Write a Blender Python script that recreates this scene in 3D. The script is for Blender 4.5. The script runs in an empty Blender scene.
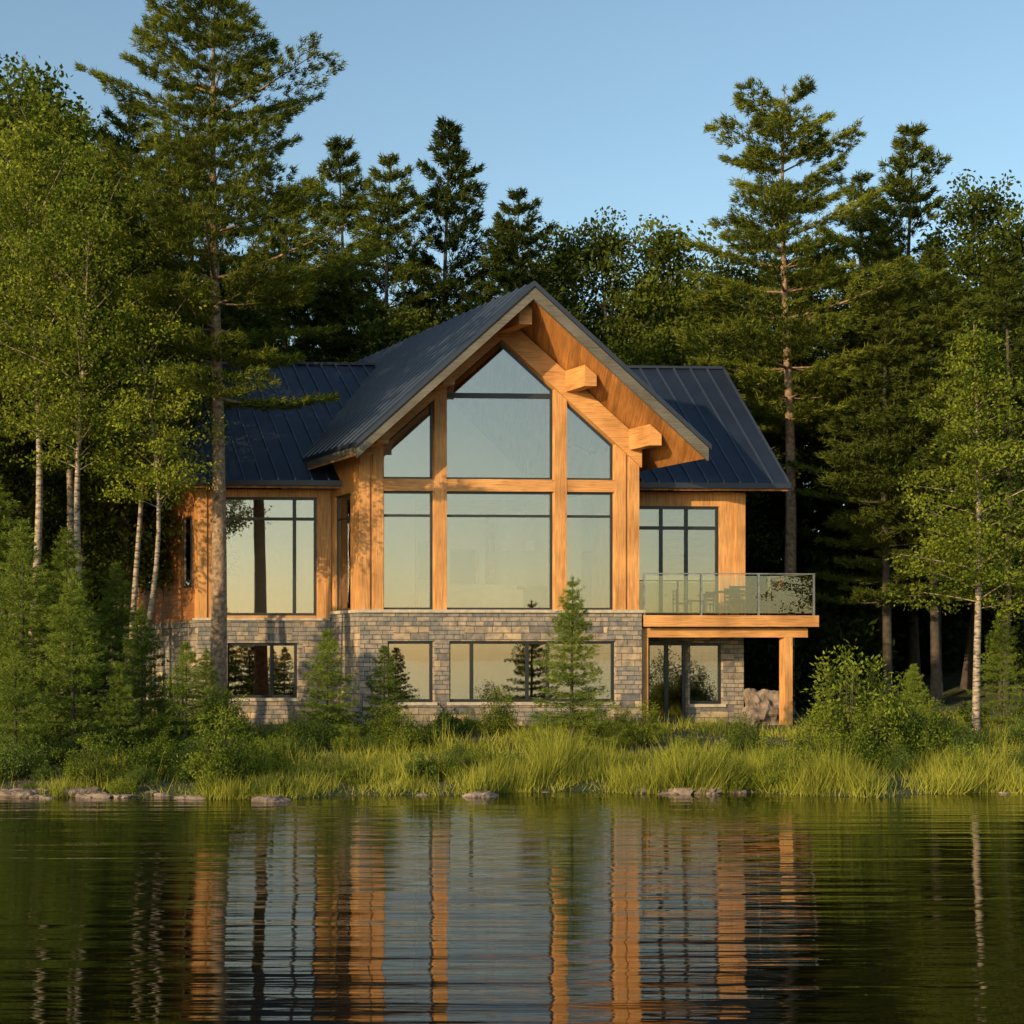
import bpy, bmesh, math, random
import numpy as np
from mathutils import Vector, noise
random.seed(7)
S = bpy.context.scene
S.view_settings.view_transform = 'Standard'
S.view_settings.look = 'None'
S.view_settings.exposure = 0

# ------------------------------------------------------------------ materials
def newmat(name):
    m = bpy.data.materials.new(name); m.use_nodes = True
    nt = m.node_tree; nt.nodes.clear()
    return m, nt
def nd(nt, t, **k):
    n = nt.nodes.new(t)
    for a, b in k.items():
        if a in n.inputs: n.inputs[a].default_value = b
        else: setattr(n, a, b)
    return n
def ramp(nt, stops):
    r = nt.nodes.new('ShaderNodeValToRGB')
    el = r.color_ramp.elements
    while len(el) < len(stops): el.new(0.5)
    for e, (p, c) in zip(el, stops):
        e.position = p; e.color = (c[0], c[1], c[2], 1)
    return r
def c4(c): return (c[0], c[1], c[2], 1)

def simple(name, col, rough=0.6, metal=0.0, nscale=6, var=0.25, bump=0.1, bscale=30, bdist=0.02):
    m, nt = newmat(name); L = nt.links.new
    out = nd(nt, 'ShaderNodeOutputMaterial'); p = nd(nt, 'ShaderNodeBsdfPrincipled', Roughness=rough, Metallic=metal)
    tc = nd(nt, 'ShaderNodeTexCoord'); n = nd(nt, 'ShaderNodeTexNoise', Scale=nscale, Detail=6.0)
    L(tc.outputs['Object'], n.inputs['Vector'])
    r = ramp(nt, [(0.3, [x*(1-var) for x in col]), (0.7, [x*(1+var) for x in col])])
    L(n.outputs['Fac'], r.inputs[0]); L(r.outputs[0], p.inputs['Base Color'])
    if bump:
        n2 = nd(nt, 'ShaderNodeTexNoise', Scale=bscale, Detail=5.0); L(tc.outputs['Object'], n2.inputs['Vector'])
        b = nd(nt, 'ShaderNodeBump', Strength=bump, Distance=bdist); L(n2.outputs['Fac'], b.inputs['Height']); L(b.outputs[0], p.inputs['Normal'])
    L(p.outputs[0], out.inputs[0]); return m

def wood(name, col, horiz=False, board=0.0, axis='v', rough=0.55):
    m, nt = newmat(name); L = nt.links.new
    out = nd(nt, 'ShaderNodeOutputMaterial'); p = nd(nt, 'ShaderNodeBsdfPrincipled', Roughness=rough)
    p.inputs['Specular IOR Level'].default_value = 0.3
    uv = nd(nt, 'ShaderNodeUVMap', uv_map='UVMap')
    mp = nd(nt, 'ShaderNodeMapping'); mp.inputs['Scale'].default_value = (1.0, 18, 1) if horiz else (18, 1.0, 1)
    L(uv.outputs[0], mp.inputs[0])
    n = nd(nt, 'ShaderNodeTexNoise', Scale=1.6, Detail=6.0, Distortion=0.6); L(mp.outputs[0], n.inputs['Vector'])
    n3 = nd(nt, 'ShaderNodeTexNoise', Scale=0.9, Detail=4.0); L(uv.outputs[0], n3.inputs['Vector'])
    r = ramp(nt, [(0.25, [x*0.55 for x in col]), (0.5, col), (0.75, [min(1, x*1.25) for x in col])])
    L(n.outputs['Fac'], r.inputs[0])
    r3 = ramp(nt, [(0.3, (0.66, 0.61, 0.56)), (0.7, (1.12, 1.1, 1.08))]); L(n3.outputs['Fac'], r3.inputs[0])
    mx = nd(nt, 'ShaderNodeMixRGB', blend_type='MULTIPLY'); mx.inputs[0].default_value = 1
    L(r.outputs[0], mx.inputs[1]); L(r3.outputs[0], mx.inputs[2])
    last = mx.outputs[0]; hsrc = n.outputs['Fac']; dist = 0.006
    if board:
        sp = nd(nt, 'ShaderNodeSeparateXYZ'); L(uv.outputs[0], sp.inputs[0])
        dv = nd(nt, 'ShaderNodeMath', operation='DIVIDE'); dv.inputs[1].default_value = board
        L(sp.outputs[1 if axis == 'v' else 0], dv.inputs[0])
        fl = nd(nt, 'ShaderNodeMath', operation='FLOOR'); L(dv.outputs[0], fl.inputs[0])
        wn = nd(nt, 'ShaderNodeTexWhiteNoise', noise_dimensions='1D'); L(fl.outputs[0], wn.inputs['W'])
        rr = ramp(nt, [(0, (0.72, 0.72, 0.72)), (1, (1.15, 1.12, 1.1))]); L(wn.outputs['Value'], rr.inputs[0])
        m2 = nd(nt, 'ShaderNodeMixRGB', blend_type='MULTIPLY'); m2.inputs[0].default_value = 1
        L(last, m2.inputs[1]); L(rr.outputs[0], m2.inputs[2]); last = m2.outputs[0]
        fr = nd(nt, 'ShaderNodeMath', operation='FRACT'); L(dv.outputs[0], fr.inputs[0])
        gr = ramp(nt, [(0.0, (0, 0, 0)), (0.07, (1, 1, 1)), (1.0, (0.55, 0.55, 0.55))]); L(fr.outputs[0], gr.inputs[0])
        hsrc = gr.outputs[0]; dist = 0.02
    b = nd(nt, 'ShaderNodeBump', Strength=0.7, Distance=dist); L(hsrc, b.inputs['Height']); L(b.outputs[0], p.inputs['Normal'])
    L(last, p.inputs['Base Color']); L(p.outputs[0], out.inputs[0]); return m

def stone(name):
    m, nt = newmat(name); L = nt.links.new
    out = nd(nt, 'ShaderNodeOutputMaterial'); p = nd(nt, 'ShaderNodeBsdfPrincipled', Roughness=0.85)
    uv = nd(nt, 'ShaderNodeUVMap', uv_map='UVMap')
    nz = nd(nt, 'ShaderNodeTexNoise', Scale=1.6, Detail=2.0); L(uv.outputs[0], nz.inputs['Vector'])
    va = nd(nt, 'ShaderNodeVectorMath', operation='MULTIPLY_ADD'); va.inputs[1].default_value = (0.05, 0.03, 0)
    L(nz.outputs['Color'], va.inputs[0]); L(uv.outputs[0], va.inputs[2])
    def brick(w, h, off, c1, c2):
        b = nd(nt, 'ShaderNodeTexBrick'); b.offset = off; b.squash = 0.7; b.squash_frequency = 3
        for k, v in {'Scale': 1.0, 'Brick Width': w, 'Row Height': h, 'Mortar Size': 0.009, 'Mortar Smooth': 0.3, 'Bias': 0.0}.items(): b.inputs[k].default_value = v
        b.inputs['Color1'].default_value = c4(c1); b.inputs['Color2'].default_value = c4(c2); b.inputs['Mortar'].default_value = (0.10, 0.09, 0.08, 1)
        L(va.outputs[0], b.inputs['Vector']); return b
    b1 = brick(0.52, 0.19, 0.43, (0.46, 0.36, 0.25), (0.12, 0.125, 0.14))
    b2 = brick(0.36, 0.127, 0.37, (0.33, 0.28, 0.23), (0.16, 0.175, 0.19))
    bs = nd(nt, 'ShaderNodeTexBrick'); bs.offset = 0.3
    for k, v in {'Scale': 1.0, 'Brick Width': 1.0, 'Row Height': 0.38, 'Mortar Size': 0.0, 'Bias': 0.0}.items(): bs.inputs[k].default_value = v
    bs.inputs['Color1'].default_value = (0, 0, 0, 1); bs.inputs['Color2'].default_value = (1, 1, 1, 1)
    L(va.outputs[0], bs.inputs['Vector'])
    st = nd(nt, 'ShaderNodeMath', operation='GREATER_THAN'); st.inputs[1].default_value = 0.5; L(bs.outputs['Color'], st.inputs[0])
    mx = nd(nt, 'ShaderNodeMixRGB'); L(st.outputs[0], mx.inputs[0]); L(b1.outputs['Color'], mx.inputs[1]); L(b2.outputs['Color'], mx.inputs[2])
    mf = nd(nt, 'ShaderNodeMixRGB'); L(st.outputs[0], mf.inputs[0]); L(b1.outputs['Fac'], mf.inputs[1]); L(b2.outputs['Fac'], mf.inputs[2])
    n2 = nd(nt, 'ShaderNodeTexNoise', Scale=5.0, Detail=7.0); L(uv.outputs[0], n2.inputs['Vector'])
    r2 = ramp(nt, [(0.3, (0.58, 0.60, 0.64)), (0.7, (1.35, 1.22, 1.08))]); L(n2.outputs['Fac'], r2.inputs[0])
    mm = nd(nt, 'ShaderNodeMixRGB', blend_type='MULTIPLY'); mm.inputs[0].default_value = 1
    L(mx.outputs[0], mm.inputs[1]); L(r2.outputs[0], mm.inputs[2]); L(mm.outputs[0], p.inputs['Base Color'])
    inv = nd(nt, 'ShaderNodeMath', operation='MULTIPLY_ADD'); inv.inputs[1].default_value = -1.0; L(mf.outputs[0], inv.inputs[0])
    L(n2.outputs['Fac'], inv.inputs[2])
    bp = nd(nt, 'ShaderNodeBump', Strength=1.0, Distance=0.05); L(inv.outputs[0], bp.inputs['Height']); L(bp.outputs[0], p.inputs['Normal'])
    L(p.outputs[0], out.inputs[0]); return m

def glassmat(name, refl=0.35, tint=(0.75, 0.8, 0.78), rough=0.0, gcol=(0.9, 0.95, 0.93, 1)):
    m, nt = newmat(name); L = nt.links.new
    out = nd(nt, 'ShaderNodeOutputMaterial')
    t = nd(nt, 'ShaderNodeBsdfTransparent', Color=c4(tint)); g = nd(nt, 'ShaderNodeBsdfGlossy', Roughness=rough, Color=gcol)
    fr = nd(nt, 'ShaderNodeFresnel', IOR=1.5)
    ad = nd(nt, 'ShaderNodeMath', operation='ADD'); ad.inputs[1].default_value = refl; ad.use_clamp = True
    tc = nd(nt, 'ShaderNodeTexCoord'); n = nd(nt, 'ShaderNodeTexNoise', Scale=0.7, Detail=1.0); L(tc.outputs['Object'], n.inputs['Vector'])
    b = nd(nt, 'ShaderNodeBump', Strength=0.25, Distance=0.01); L(n.outputs['Fac'], b.inputs['Height']); L(b.outputs[0], g.inputs['Normal'])
    L(fr.outputs[0], ad.inputs[0]); mx = nd(nt, 'ShaderNodeMixShader'); L(ad.outputs[0], mx.inputs[0]); L(t.outputs[0], mx.inputs[1]); L(g.outputs[0], mx.inputs[2])
    L(mx.outputs[0], out.inputs[0]); return m

def leaf(name, dark, light, trans=0.35, nscale=0.9):
    m, nt = newmat(name); L = nt.links.new
    out = nd(nt, 'ShaderNodeOutputMaterial')
    g = nd(nt, 'ShaderNodeNewGeometry'); tc = nd(nt, 'ShaderNodeTexCoord')
    oi = nd(nt, 'ShaderNodeObjectInfo')
    n = nd(nt, 'ShaderNodeTexNoise', Scale=nscale, Detail=2.0); L(tc.outputs['Object'], n.inputs['Vector'])
    a = nd(nt, 'ShaderNodeMath', operation='MULTIPLY_ADD'); a.inputs[1].default_value = 0.45; L(g.outputs['Random Per Island'], a.inputs[0])
    s = nd(nt, 'ShaderNodeMath', operation='MULTIPLY'); s.inputs[1].default_value = 0.9; L(n.outputs['Fac'], s.inputs[0]); L(s.outputs[0], a.inputs[2])
    a2 = nd(nt, 'ShaderNodeMath', operation='MULTIPLY_ADD'); a2.inputs[1].default_value = 0.40; L(oi.outputs['Random'], a2.inputs[0])
    sb = nd(nt, 'ShaderNodeMath', operation='SUBTRACT'); sb.inputs[1].default_value = 0.36; L(a.outputs[0], sb.inputs[0]); L(sb.outputs[0], a2.inputs[2])
    r = ramp(nt, [(0.12, dark), (0.85, light)]); L(a2.outputs[0], r.inputs[0])
    p = nd(nt, 'ShaderNodeBsdfDiffuse')
    L(r.outputs[0], p.inputs['Color'])
    t = nd(nt, 'ShaderNodeBsdfTranslucent'); L(r.outputs[0], t.inputs['Color'])
    mx = nd(nt, 'ShaderNodeMixShader'); mx.inputs[0].default_value = trans
    L(p.outputs[0], mx.inputs[1]); L(t.outputs[0], mx.inputs[2]); L(mx.outputs[0], out.inputs[0]); return m

M = {}
WC = (0.57, 0.29, 0.105)
M['wood_v'] = wood('cedar_timber', WC)
M['wood_h'] = wood('cedar_beam', WC, horiz=True)
M['siding'] = wood('cedar_siding', (0.40, 0.18, 0.065), horiz=True, board=0.17)
M['soffit'] = wood('cedar_soffit', (0.46, 0.205, 0.062), horiz=False, board=0.14, axis='u')
M['fascia'] = wood('weathered_fascia', (0.125, 0.12, 0.105), horiz=True)
M['deckwood'] = wood('deck_wood', (0.40, 0.25, 0.12), horiz=True)
M['stone'] = stone('ledge_stone')
M['sill'] = simple('limestone_sill', (0.42, 0.36, 0.29), 0.8)
M['roof'] = simple('standing_seam_metal', (0.014, 0.021, 0.040), 0.42, 0.0, nscale=1.2, var=0.2, bump=0.03, bscale=3)
M['seam'] = simple('roof_seam_metal', (0.04, 0.055, 0.09), 0.35, 0.2, var=0.1, bump=0)
M['frame'] = simple('black_window_frame', (0.014, 0.014, 0.014), 0.4, var=0.1, bump=0)
M['glass'] = glassmat('window_glass', 0.17, (0.92, 0.90, 0.84), gcol=(1.0, 0.92, 0.88, 1))
M['rail_glass'] = glassmat('railing_glass', 0.07, (0.88, 0.87, 0.80), gcol=(1.0, 0.93, 0.85, 1))
M['steel'] = simple('brushed_steel', (0.30, 0.30, 0.29), 0.35, 0.8, bump=0)
M['plaster'] = simple('interior_plaster', (0.78, 0.74, 0.66), 0.9, var=0.04, bump=0)
M['dark'] = simple('dark_interior', (0.08, 0.07, 0.06), 0.9, bump=0)
M['cream'] = simple('sofa_fabric', (0.78, 0.73, 0.62), 0.95, var=0.08)
M['floor_in'] = wood('oak_floor', (0.35, 0.22, 0.12), horiz=True)
M['bark_pine'] = simple('pine_bark', (0.25, 0.165, 0.105), 0.95, nscale=9, var=0.6, bump=1.0, bscale=14)
M['bark_dark'] = simple('dark_bark', (0.065, 0.052, 0.042), 0.95, nscale=5, var=0.4, bump=0.8, bscale=12)
M['rock'] = simple('granite', (0.20, 0.15, 0.12), 0.85, nscale=3, var=0.55, bump=1.0, bscale=7, bdist=.08)

def birch():
    m, nt = newmat('birch_bark'); L = nt.links.new
    out = nd(nt, 'ShaderNodeOutputMaterial'); p = nd(nt, 'ShaderNodeBsdfPrincipled', Roughness=0.7)
    tc = nd(nt, 'ShaderNodeTexCoord'); mp = nd(nt, 'ShaderNodeMapping'); mp.inputs['Scale'].default_value = (2.5, 2.5, 9)
    L(tc.outputs['Object'], mp.inputs[0]); n = nd(nt, 'ShaderNodeTexNoise', Scale=2.2, Detail=5.0); L(mp.outputs[0], n.inputs['Vector'])
    r = ramp(nt, [(0.38, (0.05, 0.04, 0.03)), (0.48, (0.26, 0.20, 0.145)), (0.7, (0.44, 0.36, 0.27))]); L(n.outputs['Fac'], r.inputs[0])
    L(r.outputs[0], p.inputs['Base Color']); L(p.outputs[0], out.inputs[0]); return m
M['bark_birch'] = birch()
M['l_pine'] = leaf('pine_needles', (0.026, 0.048, 0.010), (0.24, 0.27, 0.040), 0.26, nscale=0.8)
M['l_spruce'] = leaf('spruce_needles', (0.035, 0.072, 0.014), (0.25, 0.31, 0.048), 0.28)
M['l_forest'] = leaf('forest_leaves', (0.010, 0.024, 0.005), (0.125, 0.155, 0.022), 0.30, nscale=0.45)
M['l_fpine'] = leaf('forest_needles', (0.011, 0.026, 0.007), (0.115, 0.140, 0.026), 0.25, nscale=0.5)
M['l_under_shade'] = leaf('undergrowth_leaves_shade_tone', (0.006, 0.014, 0.004), (0.032, 0.050, 0.010), 0.2)  # leaf colour darkened to carry the shade inside the forest
M['l_birch'] = leaf('birch_leaves', (0.028, 0.060, 0.009), (0.32, 0.36, 0.044), 0.40, nscale=0.7)
M['l_shrub'] = leaf('shrub_leaves', (0.034, 0.070, 0.010), (0.30, 0.35, 0.045), 0.40, nscale=1.6)
M['l_dark'] = leaf('dark_shrub_leaves', (0.020, 0.044, 0.012), (0.14, 0.20, 0.038), 0.3, nscale=1.6)
M['l_grass'] = leaf('grass_blades', (0.09, 0.12, 0.016), (0.47, 0.46, 0.075), 0.40, nscale=0.8)

# ------------------------------------------------------------------ generic mesh builder
class MB:
    def __init__(s): s.V = []; s.F = []; s.M = []; s.n = 0; s.sm = []
    def add(s, v, f, mat=0, smooth=False):
        v = np.asarray(v, dtype=np.float32); f = np.asarray(f, dtype=np.int32)
        s.V.append(v); s.F.append(f + s.n); s.M.append(np.full(len(f), mat, np.int32)); s.sm.append(np.full(len(f), smooth, bool)); s.n += len(v)
    def mesh(s, name, mats):
        me = bpy.data.meshes.new(name)
        V = np.concatenate(s.V); me.vertices.add(len(V)); me.vertices.foreach_set('co', V.ravel())
        loops = np.concatenate([f.ravel() for f in s.F]); cnt = np.concatenate([np.full(len(f), f.shape[1], np.int32) for f in s.F])
        me.loops.add(len(loops)); me.loops.foreach_set('vertex_index', loops)
        me.polygons.add(len(cnt)); st = np.zeros(len(cnt), np.int32); st[1:] = np.cumsum(cnt)[:-1]
        me.polygons.foreach_set('loop_start', st)
        me.polygons.foreach_set('material_index', np.concatenate(s.M)); me.polygons.foreach_set('use_smooth', np.concatenate(s.sm))
        for m in mats: me.materials.append(m)
        me.update(calc_edges=True); me.validate(); return me
def place(name, me, loc=(0, 0, 0), rz=0, sc=1, parent=None):
    o = bpy.data.objects.new(name, me); S.collection.objects.link(o)
    o.location = loc; o.rotation_euler = (0, 0, rz); o.scale = (sc, sc, sc) if not hasattr(sc, '__len__') else sc
    if parent: o.parent = parent
    return o
def empty(name, loc=(0, 0, 0), rz=0):
    e = bpy.data.objects.new(name, None); S.collection.objects.link(e); e.location = loc; e.rotation_euler = (0, 0, rz); e.empty_display_size = 0.5; return e

# ------------------------------------------------------------------ terrain
def shore(x): return 26.4 + 0.045*x + 0.45*math.sin(x*0.55+1.0) + 0.25*math.sin(x*1.7) + 0.12*math.sin(x*4.1+2)
def gh(x, y):
    d = y - shore(x)
    if d < 0: return max(-2.5, d*0.35)
    h = 0.16*min(1, d/0.8) + 0.45*min(1, max(0, d-0.8)/11)
    if y > 50: h += min(7, (y-50)*0.10)
    if abs(x) > 11 : h += min(2.0, (abs(x)-11)*0.10)*min(1, d/8)
    h += 0.07*noise.noise(Vector((x*0.5, y*0.5, 0)))*min(1, d)
    return h

# ------------------------------------------------------------------ vegetation
def tube(mb, pts, rad, sides=6, mat=0):
    pts = np.asarray(pts, float); n = len(pts)
    T = np.gradient(pts, axis=0); T /= np.linalg.norm(T, axis=1)[:, None]+1e-9
    ref = np.array([0, 0, 1.0]) if abs(T[0][2]) < 0.8 else np.array([1.0, 0, 0])
    A = np.cross(T, ref); A /= np.linalg.norm(A, axis=1)[:, None]+1e-9; B = np.cross(T, A)
    th = np.linspace(0, 2*math.pi, sides, endpoint=False)
    r = np.asarray(rad)[:, None, None]
    V = pts[:, None, :] + r*(A[:, None, :]*np.cos(th)[None, :, None] + B[:, None, :]*np.sin(th)[None, :, None])
    i = np.arange(n-1)[:, None]*sides; j = np.arange(sides)[None, :]; j2 = (j+1) % sides
    F = np.stack([i+j, i+j2, i+sides+j2, i+sides+j], -1).reshape(-1, 4)
    mb.add(V.reshape(-1, 3), F, mat, True)
def unit(a): return a/(np.linalg.norm(a, axis=-1, keepdims=True)+1e-9)
def blades(mb, rng, P, D, L, W, mat=1):
    n = len(P); D = unit(D); Sd = unit(np.cross(D, rng.normal(size=(n, 3))))
    L = np.asarray(L).reshape(-1, 1); W = np.asarray(W).reshape(-1, 1)
    V = np.stack([P-Sd*W/2, P+Sd*W/2, P+D*L], 1).reshape(-1, 3)
    mb.add(V, np.arange(n*3).reshape(-1, 3), mat)
def leaves(mb, rng, P, D, L, W, mat=1):
    n = len(P); D = unit(D); Sd = unit(np.cross(D, rng.normal(size=(n, 3))))
    L = np.asarray(L).reshape(-1, 1); W = np.asarray(W).reshape(-1, 1)
    V = np.stack([P, P+D*L*.45+Sd*W/2, P+D*L, P+D*L*.45-Sd*W/2], 1).reshape(-1, 3)
    mb.add(V, np.arange(n*4).reshape(-1, 4), mat)

def conifer(name, seed, H, cb, R, kind='pine', r0=0.2, step=0.5, dens=26, nb=14, bl=0.17, bw=0.026, whorl=5, leafm='l_pine', bark='bark_pine', te=0.62, skip=0.12):
    rng = np.random.default_rng(seed); mb = MB()
    k = 14; zz = np.linspace(0, H, k); ph = rng.uniform(0, 6, 2)
    wob = 0.007*H
    def tp(z): return np.array([wob*math.sin(z*0.25+ph[0])-wob*math.sin(ph[0]), wob*math.sin(z*0.31+ph[1])-wob*math.sin(ph[1]), z])
    tube(mb, [tp(z) for z in zz], r0*np.clip(1.12*(1-zz/H)**0.75, 0.04, 2)*np.where(zz == 0, 1.25, 1), 10)
    z = cb; TP = []; TD = []
    while z < H*0.985:
        t = (z-cb)/(H-cb); off = rng.uniform(0, 6.28); side = rng.uniform(0.72, 1.18)
        nw = whorl + rng.integers(-1, 2)
        for q in range(nw):
            az = off + q*6.283/nw + rng.uniform(-.35, .35)
            if kind == 'pine':
                pr = (0.70+0.40*math.sin(min(1, t*2.4)*1.57))*(1-t)**te + 0.03
                L = R*pr*rng.uniform(0.5, 1.15)*side; el = math.radians(-8+44*t+rng.uniform(-7, 7)); up = 0.16
                if rng.random() < skip: continue
            else:
                L = R*((1-t)**0.9+0.04)*rng.uniform(0.62, 1.15); el = math.radians(-14+48*t+rng.uniform(-6, 6)); up = 0.12
            s = np.linspace(0, 1, 5); d = np.array([math.cos(az), math.sin(az)])
            base = tp(z); bend = rng.uniform(-.12, .12)*L
            px = base[0]+d[0]*L*s - d[1]*bend*s*s; py = base[1]+d[1]*L*s + d[0]*bend*s*s
            pz = z + L*(math.tan(el)*s*(1-0.25*s) + up*s*s)
            if kind == 'pine' or L > 0.7:
                tube(mb, np.stack([px, py, pz], 1), max(0.006, 0.015*L)*(1.05-s*0.9), 4)
            n = max(3, int(L*dens)); u = rng.uniform(0, 1, n)**0.8
            lo = (0.24 if kind == 'pine' else 0.05)
            if kind == 'pine': u = np.round(u*max(3, L*2.6))/max(3, L*2.6) + rng.normal(0, .035, n)
            u = lo + (1-lo)*np.clip(u, 0, 1.05)
            wmax = (0.40 if kind == 'pine' else 0.30)*L
            w = wmax*np.sin(np.clip((u-lo)/(1.02-lo), 0, 1)**0.8*2.5)+0.04
            lt = rng.uniform(-1, 1, n)
            cx = np.interp(u, s, px) - d[1]*lt*w + (d[0]*np.abs(lt)*w*.5 if kind == 'pine' else 0); cy = np.interp(u, s, py) + d[0]*lt*w + (d[1]*np.abs(lt)*w*.5 if kind == 'pine' else 0)
            cz = np.interp(u, s, pz) + rng.normal(0, 0.035 if kind == 'pine' else 0.03, n) + (0.10*np.abs(lt)*w if kind == 'pine' else -0.18*np.abs(lt)*w)
            TP.append(np.stack([cx, cy, cz], 1))
            TD.append(np.stack([d[0]*0.8-d[1]*lt*0.8, d[1]*0.8+d[0]*lt*0.8, np.full(n, 0.42 if kind == 'pine' else 0.12)], 1))
        z += step*rng.uniform(0.7, 1.3)*(1.15 if kind == 'pine' else 1)*(1-0.4*t)
    n = 10; TP.append(np.array([tp(H-rng.uniform(0, .05*H)) for _ in range(n)])); TD.append(rng.normal(0, .3, (n, 3))+[0, 0, 1])
    P = np.concatenate(TP); D = unit(np.concatenate(TD))
    P = np.repeat(P, nb, 0); D = np.repeat(D, nb, 0)
    sp = 0.6 if kind == 'pine' else 0.85
    D = D + rng.normal(0, sp, D.shape)*[1, 1, .8]; P = P + rng.normal(0, 0.03, P.shape)*(bl/0.15)
    blades(mb, rng, P, D, bl*rng.uniform(.6, 1.2, len(P)), bw*rng.uniform(.7, 1.2, len(P)))
    return mb.mesh(name, [M[bark], M[leafm]])

def decid(name, seed, H, cb, R, nl=30, lf=0.11, per=34, r0=0.12, bark='bark_dark', leafm='l_forest', rise=0.75, sig=0.30, cl=3.2, wobf=0.012, cone=0):
    rng = np.random.default_rng(seed); mb = MB(); ph = rng.uniform(0, 6, 4)
    wob = wobf*H
    def tp(z): return np.array([wob*(math.sin(z*0.5+ph[0])-math.sin(ph[0])), wob*(math.sin(z*0.42+ph[1])-math.sin(ph[1])), z])
    Ht = H*(0.93 if not cone else .98); zz = np.linspace(0, Ht, 14)
    tube(mb, [tp(z) for z in zz], r0*np.clip((1-zz/Ht)**0.7, 0.08, 1)*np.where(zz == 0, 1.3, 1), 9)
    C = []; Dr = []
    for i in range(nl):
        u = (i+rng.uniform(0, 1))/nl; z0 = cb + (Ht-cb)*u*0.95; t = u
        az = i*2.4 + rng.uniform(-.5, .5); env = math.sin(math.pi*min(1, (0.22+0.74*t)))**0.75
        if cone: env = (.75+.35*min(1, t*4))*(1-t)**.8+.08
        L = R*env*rng.uniform(0.5, 1.12); rs = rise*rng.uniform(0.5, 1.3)*(0.6+0.7*t)
        s = np.linspace(0, 1, 5); d = np.array([math.cos(az), math.sin(az)]); b = tp(z0)
        px = b[0]+d[0]*L*s; py = b[1]+d[1]*L*s; pz = z0 + L*rs*(s*1.2-0.25*s*s)
        pz = np.minimum(pz, H*0.985)
        tube(mb, np.stack([px, py, pz], 1), np.clip(0.013*L, 0.007, r0*0.4)*(1.1-s*.95), 4)
        m = int(3+L*cl)
        for q in range(m):
            w = rng.uniform(0.22, 1.0)
            e = np.array([np.interp(w, s, px), np.interp(w, s, py), np.interp(w, s, pz)])
            c = e + np.clip(rng.normal(0, 0.15*L+0.08, 3), -.6, .6)*[1, 1, .6]
            C.append(c); Dr.append([d[0], d[1], 0])
    for q in range(int(8+R*3)): C.append(tp(Ht-rng.uniform(0, .08)*H)+np.clip(rng.normal(0, (.04 if cone else .12)*R, 3), -.5, .5)); Dr.append([0, 0, .5])
    C = np.array(C); Dr = np.array(Dr); k = rng.integers(int(per*.4), int(per*1.5), len(C))
    P = np.repeat(C, k, 0); D = np.repeat(Dr, k, 0)
    P = P + np.clip(rng.normal(0, sig, P.shape), -2*sig, 2*sig)*[1, 1, .5]; D = D*.4 + rng.normal(0, .8, D.shape) + [0, 0, -.15]
    leaves(mb, rng, P, D, lf*rng.uniform(.6, 1.3, len(P)), lf*.62*rng.uniform(.7, 1.2, len(P)))
    return mb.mesh(name, [M[bark], M[leafm]])

def shrub(name, seed, H, R, n=60, per=45, lf=0.075, leafm='l_shrub'):
    rng = np.random.default_rng(seed); mb = MB(); C = []
    for i in range(n):
        az = rng.uniform(0, 6.28); rr = R*math.sqrt(rng.uniform(0, 1)); h = H*(1-(rr/R)**2*.7)*rng.uniform(.35, 1.1)
        e = np.array([math.cos(az)*rr, math.sin(az)*rr, h]); b = e*[.25, .25, 0]
        tube(mb, [b, (b+e)/2+[0, 0, .05*H], e], [.014, .010, .004], 3)
        for q in range(3): C.append(b+(e-b)*rng.uniform(.4, 1)+rng.normal(0, .08*R, 3))
        C.append(e)
    C = np.array(C); k = rng.integers(int(per*.3), int(per*.8), len(C)); P = np.repeat(C, k, 0)
    P = P + rng.normal(0, .08*R+.02, P.shape)*[1, 1, .9]; P[:, 2] = np.maximum(P[:, 2], .02)
    D = rng.normal(0, .8, P.shape)+[0, 0, .45]
    leaves(mb, rng, P, D, lf*rng.uniform(.6, 1.35, len(P)), lf*.42*rng.uniform(.7, 1.2, len(P)))
    return mb.mesh(name, [M['bark_dark'], M[leafm]])

# hero trees
tall_pine = conifer('pine_mesh_a', 14, 19.8, 8.8, 3.7, r0=0.21, step=0.72, dens=66, nb=15, bl=0.17, bw=0.027, whorl=6, te=0.56, skip=.08)
place('pine_tree', tall_pine, (-7.65, 37.0, gh(-7.65, 37)), 2.6)
right_pine = conifer('pine_mesh_b', 27, 21.2, 10.0, 4.1, r0=0.22, step=0.76, dens=54, nb=14, bl=0.20, bw=0.036, whorl=6, te=0.6, skip=.08)
place('pine_tree', right_pine, (9.25, 48.0, gh(9.25, 48)), 2.0)
ybirch = decid('birch_mesh_a', 5, 10.4, 3.3, 2.3, nl=66, lf=0.10, per=40, r0=0.10, bark='bark_birch', leafm='l_birch', sig=0.17, rise=0.45, cl=4.4, cone=1)
place('birch_tree', ybirch, (11.15, 34.2, gh(11.15, 34.2)), 0.3)
b2 = decid('birch_mesh_b', 8, 14.5, 6.6, 2.0, nl=50, lf=0.10, per=50, r0=0.11, bark='bark_birch', leafm='l_birch', sig=0.20, rise=1.0, cl=4.2)
b3 = decid('birch_mesh_c', 9, 13.0, 6.0, 1.7, nl=44, lf=0.10, per=48, r0=0.09, bark='bark_birch', leafm='l_birch', sig=0.20, rise=1.0, cl=4.0, wobf=0.02)
for (me, x, y, r, s) in [(b2, -10.5, 35.2, 0, 1.0), (b3, -9.6, 36.0, 1, .95), (b3, -10.0, 37.2, 2.2, 1.05), (b2, -12.3, 36.2, 3.1, 1.12),
                         (b2, -12.6, 39.6, 5, 1.25)]:
    place('birch_tree', me, (x, y, gh(x, y)-.05), r, s)

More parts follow.
